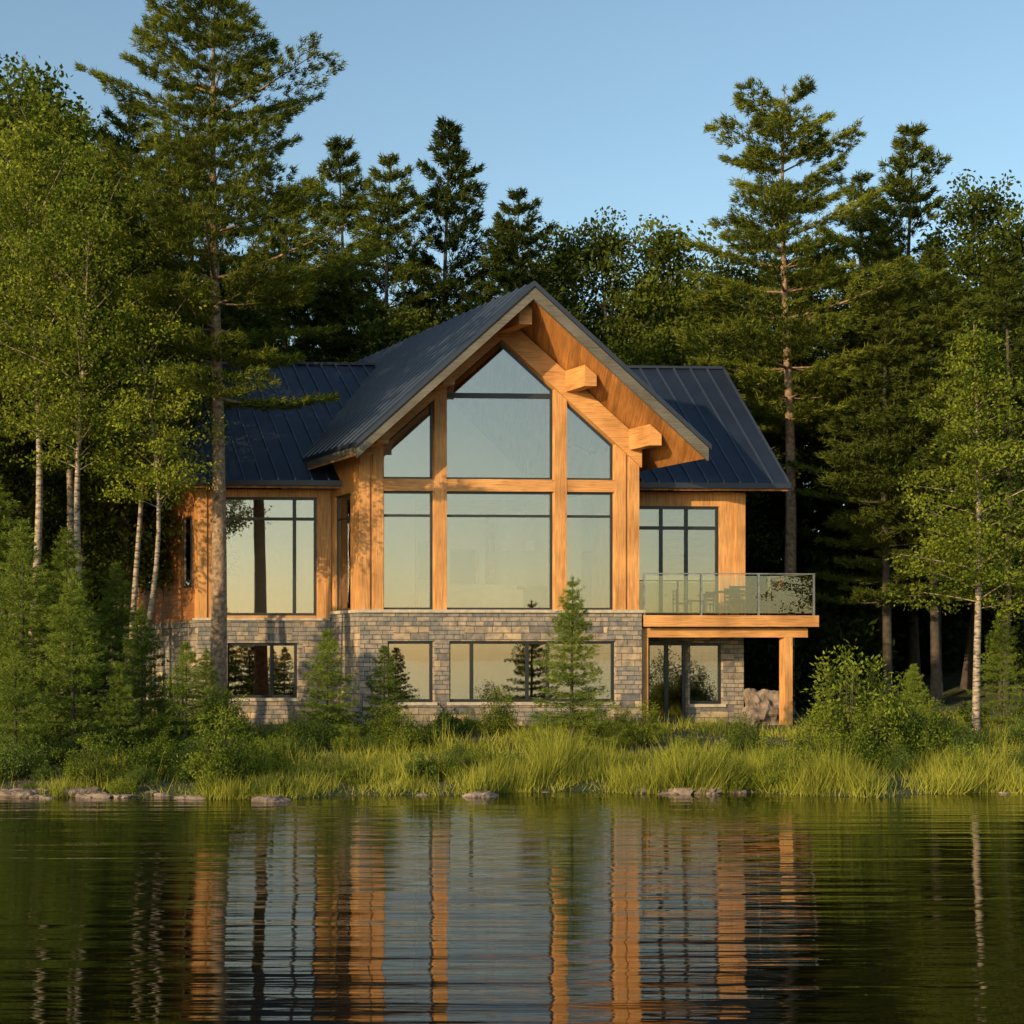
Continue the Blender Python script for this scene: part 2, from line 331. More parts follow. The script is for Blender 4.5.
# spruces
sp_a = conifer('spruce_mesh_a', 31, 4.0, 0.25, 1.2, 'spruce', r0=0.05, step=0.23, dens=42, nb=11, bl=0.085, bw=0.014, whorl=6, leafm='l_spruce', bark='bark_dark')
sp_b = conifer('spruce_mesh_b', 32, 3.0, 0.15, 1.1, 'spruce', r0=0.04, step=0.21, dens=42, nb=11, bl=0.085, bw=0.014, whorl=6, leafm='l_spruce', bark='bark_dark')
sp_c = conifer('spruce_mesh_c', 33, 6.5, 0.3, 2.0, 'spruce', r0=0.09, step=0.33, dens=32, nb=10, bl=0.115, bw=0.020, whorl=7, leafm='l_spruce', bark='bark_dark')
for (me, x, y, r, s) in [(sp_a, 1.38, 33.0, 0, 1.02), (sp_b, -4.45, 34.2, 1, 0.93), (sp_b, -3.15, 35.0, 2, 0.80), (sp_a, -9.4, 30.5, 3, 1.05), (sp_c, -11.0, 31.9, 4, 0.82),
                         (sp_a, -8.4, 32.2, 5, .85), (sp_b, -7.2, 31.4, .5, .85), (sp_c, -12.3, 33.6, 1.5, 1.0), (sp_c, -9.5, 34.0, 2.5, .68), (sp_b, -10.2, 29.2, .7, .9),
                         (sp_c, -10.5, 33.6, .9, .8), (sp_b, -8.4, 30.4, 2.7, .7), (sp_a, -7.4, 34.4, 1.2, .6),
                         (sp_b, 9.9, 35.0, 4.5, .65), (sp_a, 12.9, 37.5, 5.5, .8)]:
    place('spruce_tree', me, (x, y, gh(x, y)-.05), r, s)

# shrubs
sh = [shrub('shrub_mesh_a', 41, 1.1, 0.8, n=44), shrub('shrub_mesh_b', 42, 0.8, 0.85, n=40), shrub('shrub_mesh_c', 43, 1.6, 0.75, n=52),
      shrub('shrub_mesh_d', 44, .8, 0.9, n=42, lf=.06, leafm='l_dark'), shrub('shrub_mesh_e', 45, 1.2, 0.7, n=36, lf=.10, leafm='l_dark')]
for (i, x, y, s) in [(2, 7.2, 30.4, 1.55), (2, 7.9, 30.9, 1.3), (0, 6.5, 30.0, 1.0), (0, 8.6, 30.4, 1.1), (3, 9.6, 30.2, .9), (2, 7.5, 29.6, .85), (1, 7.0, 29.0, .9)]:
    place('leafy_shrub', sh[i], (x, y, gh(x, y)), random.uniform(0, 6), s)
rs = random.Random(3)
def scatter(n, x0, x1, d0, d1, kinds, s0, s1):
    for q in range(n):
        x = rs.uniform(x0, x1); y = shore(x)+rs.uniform(d0, d1)
        if y > 38.6 and x < 8.5: continue
        if y > 33 and 5.4 < x < 7.2: continue
        place('leafy_shrub', sh[rs.choice(kinds)], (x, y, gh(x, y)), rs.uniform(0, 6), rs.uniform(s0, s1))
scatter(42, -12, -4.6, 0.6, 7.5, [0, 1, 2, 2, 3, 4], .45, 1.0)
scatter(36, -6, 7, 0.5, 5, [0, 1, 3, 3, 4], .25, .62)
scatter(28, -6, 6.5, 6, 12, [0, 1, 2, 3, 4], .4, .8)
scatter(20, 4, 14, .5, 4, [0, 1, 3, 4], .3, .65)
scatter(26, 7.5, 14.5, 4.5, 13, [0, 1, 2, 3, 4], .5, .95)
scatter(22, -12, 14, .2, 1.4, [0, 1, 3, 3, 4], .22, .5)

# forest mass (instanced variants under one parent)
forest = empty('forest')
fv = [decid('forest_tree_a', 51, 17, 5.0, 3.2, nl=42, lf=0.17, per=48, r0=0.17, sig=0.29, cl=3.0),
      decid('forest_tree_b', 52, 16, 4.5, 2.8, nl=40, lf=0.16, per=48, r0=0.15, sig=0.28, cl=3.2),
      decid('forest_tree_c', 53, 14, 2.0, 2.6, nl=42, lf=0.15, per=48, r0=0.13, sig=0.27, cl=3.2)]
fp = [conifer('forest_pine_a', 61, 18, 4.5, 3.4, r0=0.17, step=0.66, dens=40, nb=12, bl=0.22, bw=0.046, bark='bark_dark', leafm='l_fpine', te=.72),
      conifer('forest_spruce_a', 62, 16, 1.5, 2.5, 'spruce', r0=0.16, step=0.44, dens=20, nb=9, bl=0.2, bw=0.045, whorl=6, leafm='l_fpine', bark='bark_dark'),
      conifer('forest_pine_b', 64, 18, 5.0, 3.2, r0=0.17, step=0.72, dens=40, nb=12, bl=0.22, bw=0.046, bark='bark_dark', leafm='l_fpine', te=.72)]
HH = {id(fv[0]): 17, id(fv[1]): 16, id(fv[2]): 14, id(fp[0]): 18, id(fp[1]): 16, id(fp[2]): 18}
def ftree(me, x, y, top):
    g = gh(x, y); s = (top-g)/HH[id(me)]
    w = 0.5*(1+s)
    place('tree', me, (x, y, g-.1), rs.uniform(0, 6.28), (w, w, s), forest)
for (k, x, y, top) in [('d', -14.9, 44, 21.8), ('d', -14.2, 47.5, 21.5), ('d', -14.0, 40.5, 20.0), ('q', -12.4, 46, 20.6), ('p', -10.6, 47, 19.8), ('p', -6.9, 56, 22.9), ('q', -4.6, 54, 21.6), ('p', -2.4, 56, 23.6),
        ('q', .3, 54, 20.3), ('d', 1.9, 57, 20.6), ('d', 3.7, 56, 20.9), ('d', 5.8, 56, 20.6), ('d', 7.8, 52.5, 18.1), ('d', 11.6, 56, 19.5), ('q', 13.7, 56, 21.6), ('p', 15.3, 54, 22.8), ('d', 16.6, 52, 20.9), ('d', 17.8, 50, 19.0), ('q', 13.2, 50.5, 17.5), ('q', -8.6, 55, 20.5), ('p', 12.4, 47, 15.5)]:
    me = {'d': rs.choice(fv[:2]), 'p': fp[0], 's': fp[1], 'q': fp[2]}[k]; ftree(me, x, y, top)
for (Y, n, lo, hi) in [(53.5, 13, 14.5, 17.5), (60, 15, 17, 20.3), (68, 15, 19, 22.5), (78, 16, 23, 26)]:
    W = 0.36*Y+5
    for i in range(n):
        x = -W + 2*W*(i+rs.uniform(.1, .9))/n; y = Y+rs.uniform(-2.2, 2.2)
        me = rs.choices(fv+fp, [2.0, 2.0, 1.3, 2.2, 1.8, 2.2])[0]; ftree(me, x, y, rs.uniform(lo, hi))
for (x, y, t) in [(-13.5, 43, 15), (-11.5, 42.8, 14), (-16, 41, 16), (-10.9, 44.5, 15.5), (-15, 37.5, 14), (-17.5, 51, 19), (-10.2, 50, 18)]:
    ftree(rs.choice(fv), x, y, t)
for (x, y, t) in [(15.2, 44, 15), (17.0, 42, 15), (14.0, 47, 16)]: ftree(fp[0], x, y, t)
us = shrub('understorey_mesh', 71, 3.6, 2.0, n=60, per=50, lf=0.22, leafm='l_under_shade')
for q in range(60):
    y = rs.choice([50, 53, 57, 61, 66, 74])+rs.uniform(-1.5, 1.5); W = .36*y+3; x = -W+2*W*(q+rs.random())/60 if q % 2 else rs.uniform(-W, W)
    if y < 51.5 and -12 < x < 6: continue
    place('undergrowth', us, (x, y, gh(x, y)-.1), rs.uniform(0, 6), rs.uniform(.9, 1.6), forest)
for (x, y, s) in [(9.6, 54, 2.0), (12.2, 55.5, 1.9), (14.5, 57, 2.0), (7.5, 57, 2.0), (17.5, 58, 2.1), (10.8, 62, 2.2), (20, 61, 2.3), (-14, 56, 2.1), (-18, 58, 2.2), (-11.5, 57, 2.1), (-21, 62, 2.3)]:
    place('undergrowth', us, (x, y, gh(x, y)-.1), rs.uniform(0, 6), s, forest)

# grass
rng = np.random.default_rng(99); mb = MB()
def grass(n, x0, x1, d0, d1, h0, h1, w, clump=900, sg=.16):
    cx = rng.uniform(x0, x1, clump); cd = d0+(d1-d0)*rng.uniform(0, 1, clump)**1.3; ch = h0+(h1-h0)*rng.uniform(0, 1, clump)**2
    pt = np.array([np.clip(0.5+0.95*noise.noise(Vector((a*.5, b*.5, 4))), 0, 1) for a, b in zip(cx, cd)]); ch = ch*(0.3+1.25*pt)
    wgt = np.clip((pt-.3)*2.2, .06, 1); wgt /= wgt.sum()
    k = rng.choice(clump, n, p=wgt); X = cx[k]+rng.normal(0, sg, n); Dd = np.maximum(cd[k]+rng.normal(0, sg, n), .0)
    sh_ = np.array([shore(a) for a in X]); Y = sh_+Dd; keep = ~((Y > 39.2) & (X > -9.5) & (X < 8.5)); X, Y = X[keep], Y[keep]; k = k[keep]
    Z = np.array([gh(a, b) for a, b in zip(X, Y)])-.02
    D = rng.normal(0, .42, (len(X), 3)); D[:, 2] = 1
    blades(mb, rng, np.stack([X, Y, Z], 1), D, ch[k]*rng.uniform(.4, 1.2, len(X)), w*rng.uniform(.6, 1.3, len(X)), 0)
grass(46000, -13, 14.5, 0.03, 3.2, .10, .56, .018, 1500)
grass(36000, -13, 16, 2.8, 14, .12, .5, .024, 1500, .25)
grass(7000, -3, 2.5, .1, 2.2, .4, .8, .016, 60, .15)
grass(6000, 3, 7, .1, 2.2, .4, .8, .016, 50, .15)
place('grass', mb.mesh('grass', [M['l_grass']]))

# terrain sheet
def axis_pts(lo, hi, flo, fhi, fine, coarse):
    a = list(np.arange(lo, flo, coarse)) + list(np.arange(flo, fhi, fine)) + list(np.arange(fhi, hi+coarse, coarse)); return np.array(a)
xs = axis_pts(-400, 400, -20, 20, .35, 20); ys = axis_pts(16, 420, 20, 60, .35, 18)
V = np.array([[x, y, gh(x, y)] for y in ys for x in xs]); nx = len(xs)
i = np.arange(len(ys)-1)[:, None]*nx; j = np.arange(nx-1)[None, :]
F = np.stack([i+j, i+j+1, i+nx+j+1, i+nx+j], -1).reshape(-1, 4)
mb = MB(); mb.add(V, F, 0, True)
m, nt = newmat('forest_floor'); L = nt.links.new
out = nd(nt, 'ShaderNodeOutputMaterial'); p = nd(nt, 'ShaderNodeBsdfPrincipled', Roughness=0.95)
tc = nd(nt, 'ShaderNodeTexCoord'); n1 = nd(nt, 'ShaderNodeTexNoise', Scale=0.9, Detail=8.0); L(tc.outputs['Object'], n1.inputs['Vector'])
r = ramp(nt, [(0.3, (0.03, 0.045, 0.012)), (0.5, (0.055, 0.065, 0.018)), (0.7, (0.09, 0.065, 0.04))]); L(n1.outputs['Fac'], r.inputs[0]); L(r.outputs[0], p.inputs['Base Color'])
n2 = nd(nt, 'ShaderNodeTexNoise', Scale=9.0, Detail=6.0); L(tc.outputs['Object'], n2.inputs['Vector'])
bp = nd(nt, 'ShaderNodeBump', Strength=1.0, Distance=0.08); L(n2.outputs['Fac'], bp.inputs['Height']); L(bp.outputs[0], p.inputs['Normal']); L(p.outputs[0], out.inputs[0])
place('ground', mb.mesh('ground', [m]))

# lake
mb = MB(); mb.add([[-500, -500, 0], [500, -500, 0], [500, 32, 0], [-500, 32, 0]], [[0, 1, 2, 3]])
m, nt = newmat('lake_water'); L = nt.links.new
out = nd(nt, 'ShaderNodeOutputMaterial'); p = nd(nt, 'ShaderNodeBsdfPrincipled', Roughness=0.02, IOR=1.75)
p.inputs['Base Color'].default_value = (0.005, 0.005, 0.002, 1)
tc = nd(nt, 'ShaderNodeTexCoord')
def wn(sc, mapping, det=2.0):
    mp = nd(nt, 'ShaderNodeMapping'); mp.inputs['Scale'].default_value = mapping; mp.inputs['Rotation'].default_value = (0, 0, .05); L(tc.outputs['Object'], mp.inputs[0])
    n = nd(nt, 'ShaderNodeTexNoise', Scale=sc, Detail=det); L(mp.outputs[0], n.inputs['Vector']); return n
a = wn(1.0, (0.20, 2.1, 1), 1.5); b = wn(1.0, (0.7, 7.5, 1), 2.0); c = wn(1.0, (0.08, 0.22, 1), 1.0)
cr = ramp(nt, [(0.35, (0.5, 0.5, 0.5)), (0.65, (1, 1, 1))]); L(c.outputs['Fac'], cr.inputs[0])
m1 = nd(nt, 'ShaderNodeMath', operation='MULTIPLY'); m1.inputs[1].default_value = 0.032; L(a.outputs['Fac'], m1.inputs[0])
m2 = nd(nt, 'ShaderNodeMath', operation='MULTIPLY'); m2.inputs[1].default_value = 0.009; L(b.outputs['Fac'], m2.inputs[0])
ad = nd(nt, 'ShaderNodeMath', operation='ADD'); L(m1.outputs[0], ad.inputs[0]); L(m2.outputs[0], ad.inputs[1])
ml = nd(nt, 'ShaderNodeMath', operation='MULTIPLY'); L(ad.outputs[0], ml.inputs[0]); L(cr.outputs[0], ml.inputs[1])
bp = nd(nt, 'ShaderNodeBump', Strength=1.0, Distance=1.0); L(ml.outputs[0], bp.inputs['Height']); L(bp.outputs[0], p.inputs['Normal']); L(p.outputs[0], out.inputs[0])
place('water', mb.mesh('water', [m]))

# rocks
def rockmesh(seed, sub=3):
    bm = bmesh.new(); bmesh.ops.create_icosphere(bm, subdivisions=sub, radius=1)
    for v in bm.verts:
        o = Vector((seed*7.1, seed*3.3, 1)); n_ = noise.noise(v.co*0.9+o)*.6+noise.noise(v.co*2.3+o)*.35+noise.noise(v.co*6+o)*.14
        v.co *= 1+n_
        v.co.z = min(max(v.co.z, -.35), .65+.25*noise.noise(v.co*2))
    vs = np.array([v.co[:] for v in bm.verts]); fs = np.array([[v.index for v in f.verts] for f in bm.faces]); bm.free(); return vs, fs
RM = [rockmesh(k) for k in range(5)]
mb = MB(); rr = random.Random(21)
for q in range(40):
    x = rr.uniform(-13, 15)
    if q < 18: x = rr.gauss(-8.2, 1.3)
    elif q < 28: x = rr.gauss(3.4, .9)
    elif q < 32: x = rr.gauss(9.5, .5)
    v, f = RM[rr.randrange(5)]; s = rr.uniform(.05, .13) if q % 4 else rr.uniform(.16, .27); an = rr.uniform(-1, 1)
    v2 = v*[s*1.6, s*1.1, s*.8]; R_ = np.array([[math.cos(an*.6), -math.sin(an*.6), 0], [math.sin(an*.6), math.cos(an*.6), 0], [0, 0, 1]])
    y = shore(x)+rr.uniform(-.2, .3); v2 = v2@R_.T+[x, y, max(-.03, gh(x, y)-.02)]
    mb.add(v2, f, 0, False)
place('shore_rocks', mb.mesh('shore_rocks', [M['rock']]))
RB_ = rockmesh(7, 4)
mb = MB(); mb.add(RB_[0]*[.66, .6, .95], RB_[1], 0, False)
place('boulder', mb.mesh('boulder', [M['rock']]), (7.3, 41.3, .9), .6)

# ------------------------------------------------------------------ house
T = 0.5   # plan skew of the wings behind the lake front
H = empty('lake_house', (0, 40, 0), math.radians(3))
class HB:
    """house part: boxes with metric UVs"""
    def __init__(s, name, mat): s.name = name; s.mat = mat; s.V = []; s.F = []
    def hexa(s, P):
        n = len(s.V); s.V += [tuple(q) for q in P]
        for f in [(3, 2, 1, 0), (4, 5, 6, 7), (0, 1, 5, 4), (1, 2, 6, 5), (2, 3, 7, 6), (3, 0, 4, 7)]: s.F.append([n+k for k in f])
    def box(s, a0, a1, b0, b1, z0, z1):
        s.hexa([(a0, b0, z0), (a1, b0, z0), (a1, b1, z0), (a0, b1, z0), (a0, b0, z1), (a1, b0, z1), (a1, b1, z1), (a0, b1, z1)]); return s
    def prism(s, poly, b0, b1):
        n = len(s.V); k = len(poly)
        s.V += [(a, b0, z) for a, z in poly] + [(a, b1, z) for a, z in poly]
        s.F.append([n+i for i in range(k)]); s.F.append([n+k+i for i in reversed(range(k))])
        for i in range(k): j = (i+1) % k; s.F.append([n+j, n+i, n+k+i, n+k+j])
        return s
    def prism_a(s, poly, a0, a1):
        n = len(s.V); k = len(poly)
        s.V += [(a0, b, z) for b, z in poly] + [(a1, b, z) for b, z in poly]
        s.F.append([n+i for i in reversed(range(k))]); s.F.append([n+k+i for i in range(k)])
        for i in range(k): j = (i+1) % k; s.F.append([n+i, n+j, n+k+j, n+k+i])
        return s
    def wall(s, a0, a1, b0, b1, z0, z1, ops):
        A = sorted({a0, a1, *[o[0] for o in ops], *[o[1] for o in ops]}); Z = sorted({z0, z1, *[o[2] for o in ops], *[o[3] for o in ops]})
        for i in range(len(A)-1):
            run = None
            for j in range(len(Z)-1):
                ca = (A[i]+A[i+1])/2; cz = (Z[j]+Z[j+1])/2
                solid = not any(o[0] < ca < o[1] and o[2] < cz < o[3] for o in ops)
                if solid: run = [Z[j] if run is None else run[0], Z[j+1]]
                if (not solid or j == len(Z)-2) and run: s.box(A[i], A[i+1], b0, b1, *run); run = None
        return s
    def done(s, skew=T, parent=None):
        me = bpy.data.meshes.new(s.name); me.from_pydata([(a-skew*b, b, z) for a, b, z in s.V], [], s.F)
        bm = bmesh.new(); bm.from_mesh(me); bmesh.ops.recalc_face_normals(bm, faces=bm.faces); uvl = bm.loops.layers.uv.new('UVMap')
        for f in bm.faces:
            n = f.normal; k = max(range(3), key=lambda q: abs(n[q]))
            for l in f.loops:
                c = l.vert.co
                l[uvl].uv = {0: (c.y, c.z), 1: (c.x, c.z), 2: (c.x, c.y)}[k]
        bm.to_mesh(me); bm.free(); me.materials.append(M[s.mat])
        o = bpy.data.objects.new(s.name, me); S.collection.objects.link(o); o.parent = parent or H; return o

C0 = -0.32
def L1(a): return 11.46-.9*abs(a-C0)
def LU(a): return 12.20-.9*abs(a-C0)
frame = HB('window_frames', 'frame'); glass = HB('window_glass', 'glass')
def window(a0, a1, z0, z1, b, vm=(), hm=(), w=.06, d=.07):
    frame.box(a0, a1, b, b+d, z0, z0+w); frame.box(a0, a1, b, b+d, z1-w, z1)
    frame.box(a0, a0+w, b, b+d, z0+w, z1-w); frame.box(a1-w, a1, b, b+d, z0+w, z1-w)
    for v in vm: frame.box(v-w*.6, v+w*.6, b+.004, b+d-.004, z0+w, z1-w)
    for h in hm: frame.box(a0+w, a1-w, b+.007, b+d-.007, h-w*.6, h+w*.6)
    glass.box(a0+w*.5, a1-w*.5, b+d*.5-.006, b+d*.5+.006, z0+w*.5, z1-w*.5)
def window_side(a, b0, b1, z0, z1, hm=(), w=.06, d=.07):
    frame.box(a, a+d, b0, b1, z0, z0+w); frame.box(a, a+d, b0, b1, z1-w, z1); frame.box(a, a+d, b0, b0+w, z0+w, z1-w); frame.box(a, a+d, b1-w, b1, z0+w, z1-w)
    for h in hm: frame.box(a+.007, a+d-.007, b0+w, b1-w, h-w*.6, h+w*.6)
    glass.box(a+d*.5-.006, a+d*.5+.006, b0+w*.5, b1-w*.5, z0+w*.5, z1-w*.5)

# stone base
st = HB('stone_base', 'stone')
st.wall(-4.30, 3.62, -.08, .25, -.3, 3.78, [(-3.52, -2.22, 1.28, 2.99), (-1.80, 2.90, 1.28, 2.99)])
st.wall(-8.14, -4.30, 1.78, 2.1, -.3, 3.60, [(-7.30, -5.25, 1.35, 2.95)])
st.wall(3.62, 7.86, 1.78, 2.1, -.3, 3.60, [(5.02, 6.19, .55, 2.98), (6.25, 7.25, 1.15, 2.95)])
st.box(-4.30, -4.02, .25, 1.78, -.3, 3.78); st.box(3.34, 3.62, .25, 1.78, -.3, 3.78)
st.box(-8.14, -7.86, 2.1, 9.4, -.3, 3.60); st.box(7.5, 7.86, 2.1, 9.4, -.3, 3.6); st.done()
sl = HB('stone_sills', 'sill')
sl.box(-4.36, 3.68, -.15, .22, 3.783, 3.87); sl.box(-4.36, -4.05, .22, 1.75, 3.783, 3.87)
sl.box(-3.58, -2.16, -.13, .1, 1.19, 1.277); sl.box(-1.86, 2.96, -.13, .1, 1.19, 1.277); sl.box(-7.36, -5.19, 1.73, 1.95, 1.26, 1.347)
sl.box(6.22, 7.30, 1.73, 1.95, 1.06, 1.147); sl.box(-8.2, -4.36, 1.72, 2.12, 3.603, 3.68)
sl.done()
window(-3.52, -2.22, 1.28, 2.99, .02, w=.08); window(-1.80, 2.90, 1.28, 2.99, .02, vm=(-1.12, .44, 1.02), w=.08)
window(-7.30, -5.25, 1.35, 2.95, 1.88, vm=(-5.98,), w=.08); window(5.02, 6.19, .55, 2.98, 1.88, vm=(5.62,), w=.1); window(6.25, 7.25, 1.15, 2.95, 1.88, w=.08)

# timber front
tv = HB('timber_posts', 'wood_v')
for (a0, a1) in [(-4.28, -3.60), (-2.17, -1.83), (1.21, 1.55), (2.92, 3.60)]:
    if a1-a0 > .5:
        m_ = (a0+a1)/2
        tv.prism([(a0, 3.873), (m_-.04, 3.873), (m_-.04, L1(m_-.04)), (a0, L1(a0))], 0, .34)
        tv.prism([(m_-.04, 3.873), (m_+.04, 3.873), (m_+.04, L1(m_+.04)), (m_-.04, L1(m_-.04))], .05, .30)
        tv.prism([(m_+.04, 3.873), (a1, 3.873), (a1, L1(a1)), (m_+.04, L1(m_+.04))], 0, .34)
    else: tv.prism([(a0, 3.873), (a1, 3.873), (a1, L1(a1)), (a0, L1(a0))], 0, .34)
tv.done()
th = HB('timber_beams', 'wood_h')
for (a0, a1) in [(-3.60, -2.17), (-1.83, 1.21), (1.55, 2.92)]: th.box(a0, a1, .015, .30, 7.20, 7.54)
for sg in (-1, 1):
    e = 3.96
    pl = [(C0, L1(C0)+.003), (C0, LU(C0)), (C0+sg*e, LU(C0+sg*e)), (C0+sg*e, L1(C0+sg*e)+.003)]
    th.prism(pl, -.06, .32)
th.done()
pu = HB('roof_purlins', 'wood_h')
for d_ in (-3.75, -1.95, 1.95, 3.75):
    w = .16; a = C0+d_; tz = min(LU(a-w), LU(a+w))
    pu.prism([(a-w, tz-.30), (a+w, tz-.30), (a+w, LU(a+w)), (a-w, LU(a-w))], -.98, -.063)
pu.prism([(C0-.17, 11.62), (C0+.17, 11.62), (C0+.17, LU(C0+.17)), (C0, LU(C0)), (C0-.17, LU(C0-.17))], -1.25, -.063)
pu.done()
# gable glazing
for (a0, a1) in [(-3.60, -2.17), (-1.83, 1.21), (1.55, 2.92)]:
    window(a0+.003, a1-.003, 3.873, 7.197, .12, hm=(6.52,))
def gableglass(a0, a1, z0, b=.12, d=.07, w=.06):
    top = [(a1, L1(a1)), (C0, L1(C0)), (a0, L1(a0))] if a0 < C0 < a1 else [(a1, L1(a1)), (a0, L1(a0))]
    glass.prism([(a0, z0), (a1, z0)]+top, b+d*.5-.006, b+d*.5+.006)
    frame.box(a0, a1, b, b+d, z0, z0+w); frame.prism([(a0, z0+w), (a0+w, z0+w), (a0+w, L1(a0+w)), (a0, L1(a0))], b, b+d); frame.prism([(a1-w, z0+w), (a1, z0+w), (a1, L1(a1)), (a1-w, L1(a1-w))], b, b+d)
    tt = top
    for (p, q) in zip(tt[:-1], tt[1:]): frame.prism([(q[0], q[1]-w*1.5), (p[0], p[1]-w*1.5), p, q], b-.004, b+d+.004)
gableglass(-3.597, -2.173, 7.543); gableglass(-1.827, 1.207, 7.543); gableglass(1.553, 2.917, 7.543)
frame.box(-1.78, 1.16, .115, .195, 9.84, 9.98)
# sides of the centre bay
sw = HB('bay_side_walls', 'wood_v')
sw.box(-4.28, -4.0, .343, .55, 3.873, 8.5); sw.box(-4.28, -4.0, 1.62, 1.78, 3.873, 8.5); sw.box(-4.28, -4.0, .55, 1.62, 7.2, 8.5)
sw.box(3.32, 3.60, .343, 1.78, 3.873, 8.5); sw.done()
window_side(-4.2, .553, 1.617, 3.88, 7.197, hm=(6.52,))

# wing walls
sd = HB('cedar_siding', 'siding')
sd.prism_a([(1.8, 3.604), (9.4, 3.604), (9.4, 7.3), (5.6, 11.1), (1.8, 7.3)], -8.12, -7.9)
sd.box(7.55, 7.80, 2.05, 9.4, 3.604, 7.3); sd.box(-7.9, 7.55, 9.2, 9.4, 0, 7.3); sd.done()
wv = HB('wing_front_wood', 'wood_v')
wv.wall(-7.897, -4.29, 1.80, 2.05, 3.684, 7.42, [(-7.45, -4.69, 3.75, 7.2)])
wv.box(-8.16, -7.897, 1.76, 2.05, 3.684, 7.42)
wv.wall(3.61, 7.60, 1.80, 2.05, 3.604, 7.42, [(3.75, 7.16, 3.78, 7.0)])
wv.box(7.60, 7.88, 1.74, 2.05, 3.604, 7.40); wv.done()
window(-7.45, -4.69, 3.75, 7.2, 1.86, vm=(-5.33,), hm=(6.57,), w=.075)
window(3.75, 7.16, 3.78, 7.0, 1.86, vm=(4.45, 5.45, 6.2), hm=(6.36,), w=.085)
window_side(-8.17, 2.35, 3.05, 4.6, 6.7); window_side(-8.17, 5.9, 6.8, 4.6, 6.7)
frame.done(); glass.done()

# roofs
rf = HB('roof_panels', 'roof'); sf = HB('soffit_boards', 'soffit'); ribs = HB('roof_seams', 'seam'); fa = HB('fascia_boards', 'fascia')
ZR = 12.66; SL = .91; RW = 4.76
def slab(h, e0, e1, zt, th_):
    h.hexa([(a, b, z-th_) for a, b, z in zt] + [(a, b, z) for a, b, z in zt])
B0, B1 = -1.6, 10.6
for sg in (-1, 1):
    top = [(C0, B0, ZR), (C0, B1, ZR), (C0+sg*RW, B1, ZR-SL*RW), (C0+sg*RW, B0, ZR-SL*RW)]
    slab(rf, 0, 0, top, .12)
    slab(fa, 0, 0, [(a, b+(.0 if b > 0 else .03), z-.123) for a, b, z in top], .20)
    slab(sf, 0, 0, [(a, b+(.0 if b > 0 else .05), z-.327) for a, b, z in top], .05)
    slab(fa, 0, 0, [(C0, B0-.05, ZR-.05), (C0, B0+.02, ZR-.05), (C0+sg*(RW+.0), B0+.02, ZR-.05-SL*RW), (C0+sg*(RW+.0), B0-.05, ZR-.05-SL*RW)], .40)
    slab(rf, 0, 0, [(C0, B0-.10, ZR+.03), (C0, B0+.06, ZR+.03), (C0+sg*(RW+.05), B0+.06, ZR+.03-SL*(RW+.05)), (C0+sg*(RW+.05), B0-.10, ZR+.03-SL*(RW+.05))], .14)
    b = B0+.35
    while b < B1:
        ribs.hexa([(C0, b, ZR-.02), (C0, b+.04, ZR-.02), (C0+sg*RW, b+.04, ZR-.02-SL*RW), (C0+sg*RW, b, ZR-.02-SL*RW),
                   (C0, b, ZR+.045), (C0, b+.04, ZR+.045), (C0+sg*RW, b+.04, ZR+.045-SL*RW), (C0+sg*RW, b, ZR+.045-SL*RW)]); b += .40
EB, EZ, RB, RZ = 1.2, 7.62, 5.6, 11.85
k = (RZ-EZ)/(RB-EB)
def wz(b): return EZ+k*(b-EB)
def wing(ae, ar, ai, sgn):
    ridge_in = C0+sgn*.95; vb = 2.4
    def quad(h, dz, th_):
        q1 = [(ae, EB, wz(EB)), (ai, EB, wz(EB)), (ai, vb, wz(vb)), (ae+(ar-ae)*(vb-EB)/(RB-EB), vb, wz(vb))]
        q2 = [(ae+(ar-ae)*(vb-EB)/(RB-EB), vb, wz(vb)), (ai, vb, wz(vb)), (ridge_in, RB, RZ), (ar, RB, RZ)]
        for q in (q1, q2): slab(h, 0, 0, [(a, b, z+dz) for a, b, z in q], th_)
    quad(rf, 0, .10); quad(sf, -.103, .12)
    a0, a1 = min(ae, ai), max(ae, ai)
    rf.box(a0, a1, EB-.12, EB-.003, EZ-.16, EZ-.01)
    n = int(abs(ae-ridge_in)/.46)
    for i in range(n+1):
        u = i/n; a_e = ae+(ridge_in-ae)*u; a_r = ar+(ridge_in-ar)*u; bs = EB
        if (a_e-ai)*sgn < 0:
            f = abs(a_e-ai)/abs(ridge_in-ai); bs = vb+(RB-vb)*f
        if bs > RB-.2: continue
        def A(b): return a_e+(a_r-a_e)*(b-EB)/(RB-EB)
        P = [(A(bs), bs, wz(bs)-.02), (A(bs)+.05, bs, wz(bs)-.02), (A(RB)+.05, RB, RZ-.02), (A(RB), RB, RZ-.02)]
        ribs.hexa(P+[(x, y, z+.09) for x, y, z in P])
    e2 = ae+sgn*.04; r2 = ar+sgn*.04
    P = [(ae, EB-.03, wz(EB)-.24), (e2, EB-.03, wz(EB)-.24), (r2, RB, RZ-.22), (ar, RB, RZ-.22)]
    rf.hexa(P+[(x, y, z+.27) for x, y, z in P])
wing(-9.45, -8.85, -4.27, -1); wing(8.75, 9.9, 3.59, 1)
slab(rf, 0, 0, [(-8.85, RB, RZ), (9.8, RB, RZ), (9.8, 10.0, EZ), (-8.85, 10.0, EZ)], .12)
rf.box(-8.85, -1.3, RB-.09, RB+.09, RZ-.02, RZ+.06); rf.box(.7, 9.85, RB-.09, RB+.09, RZ-.02, RZ+.06)
for h in (rf, sf, ribs, fa): h.done()

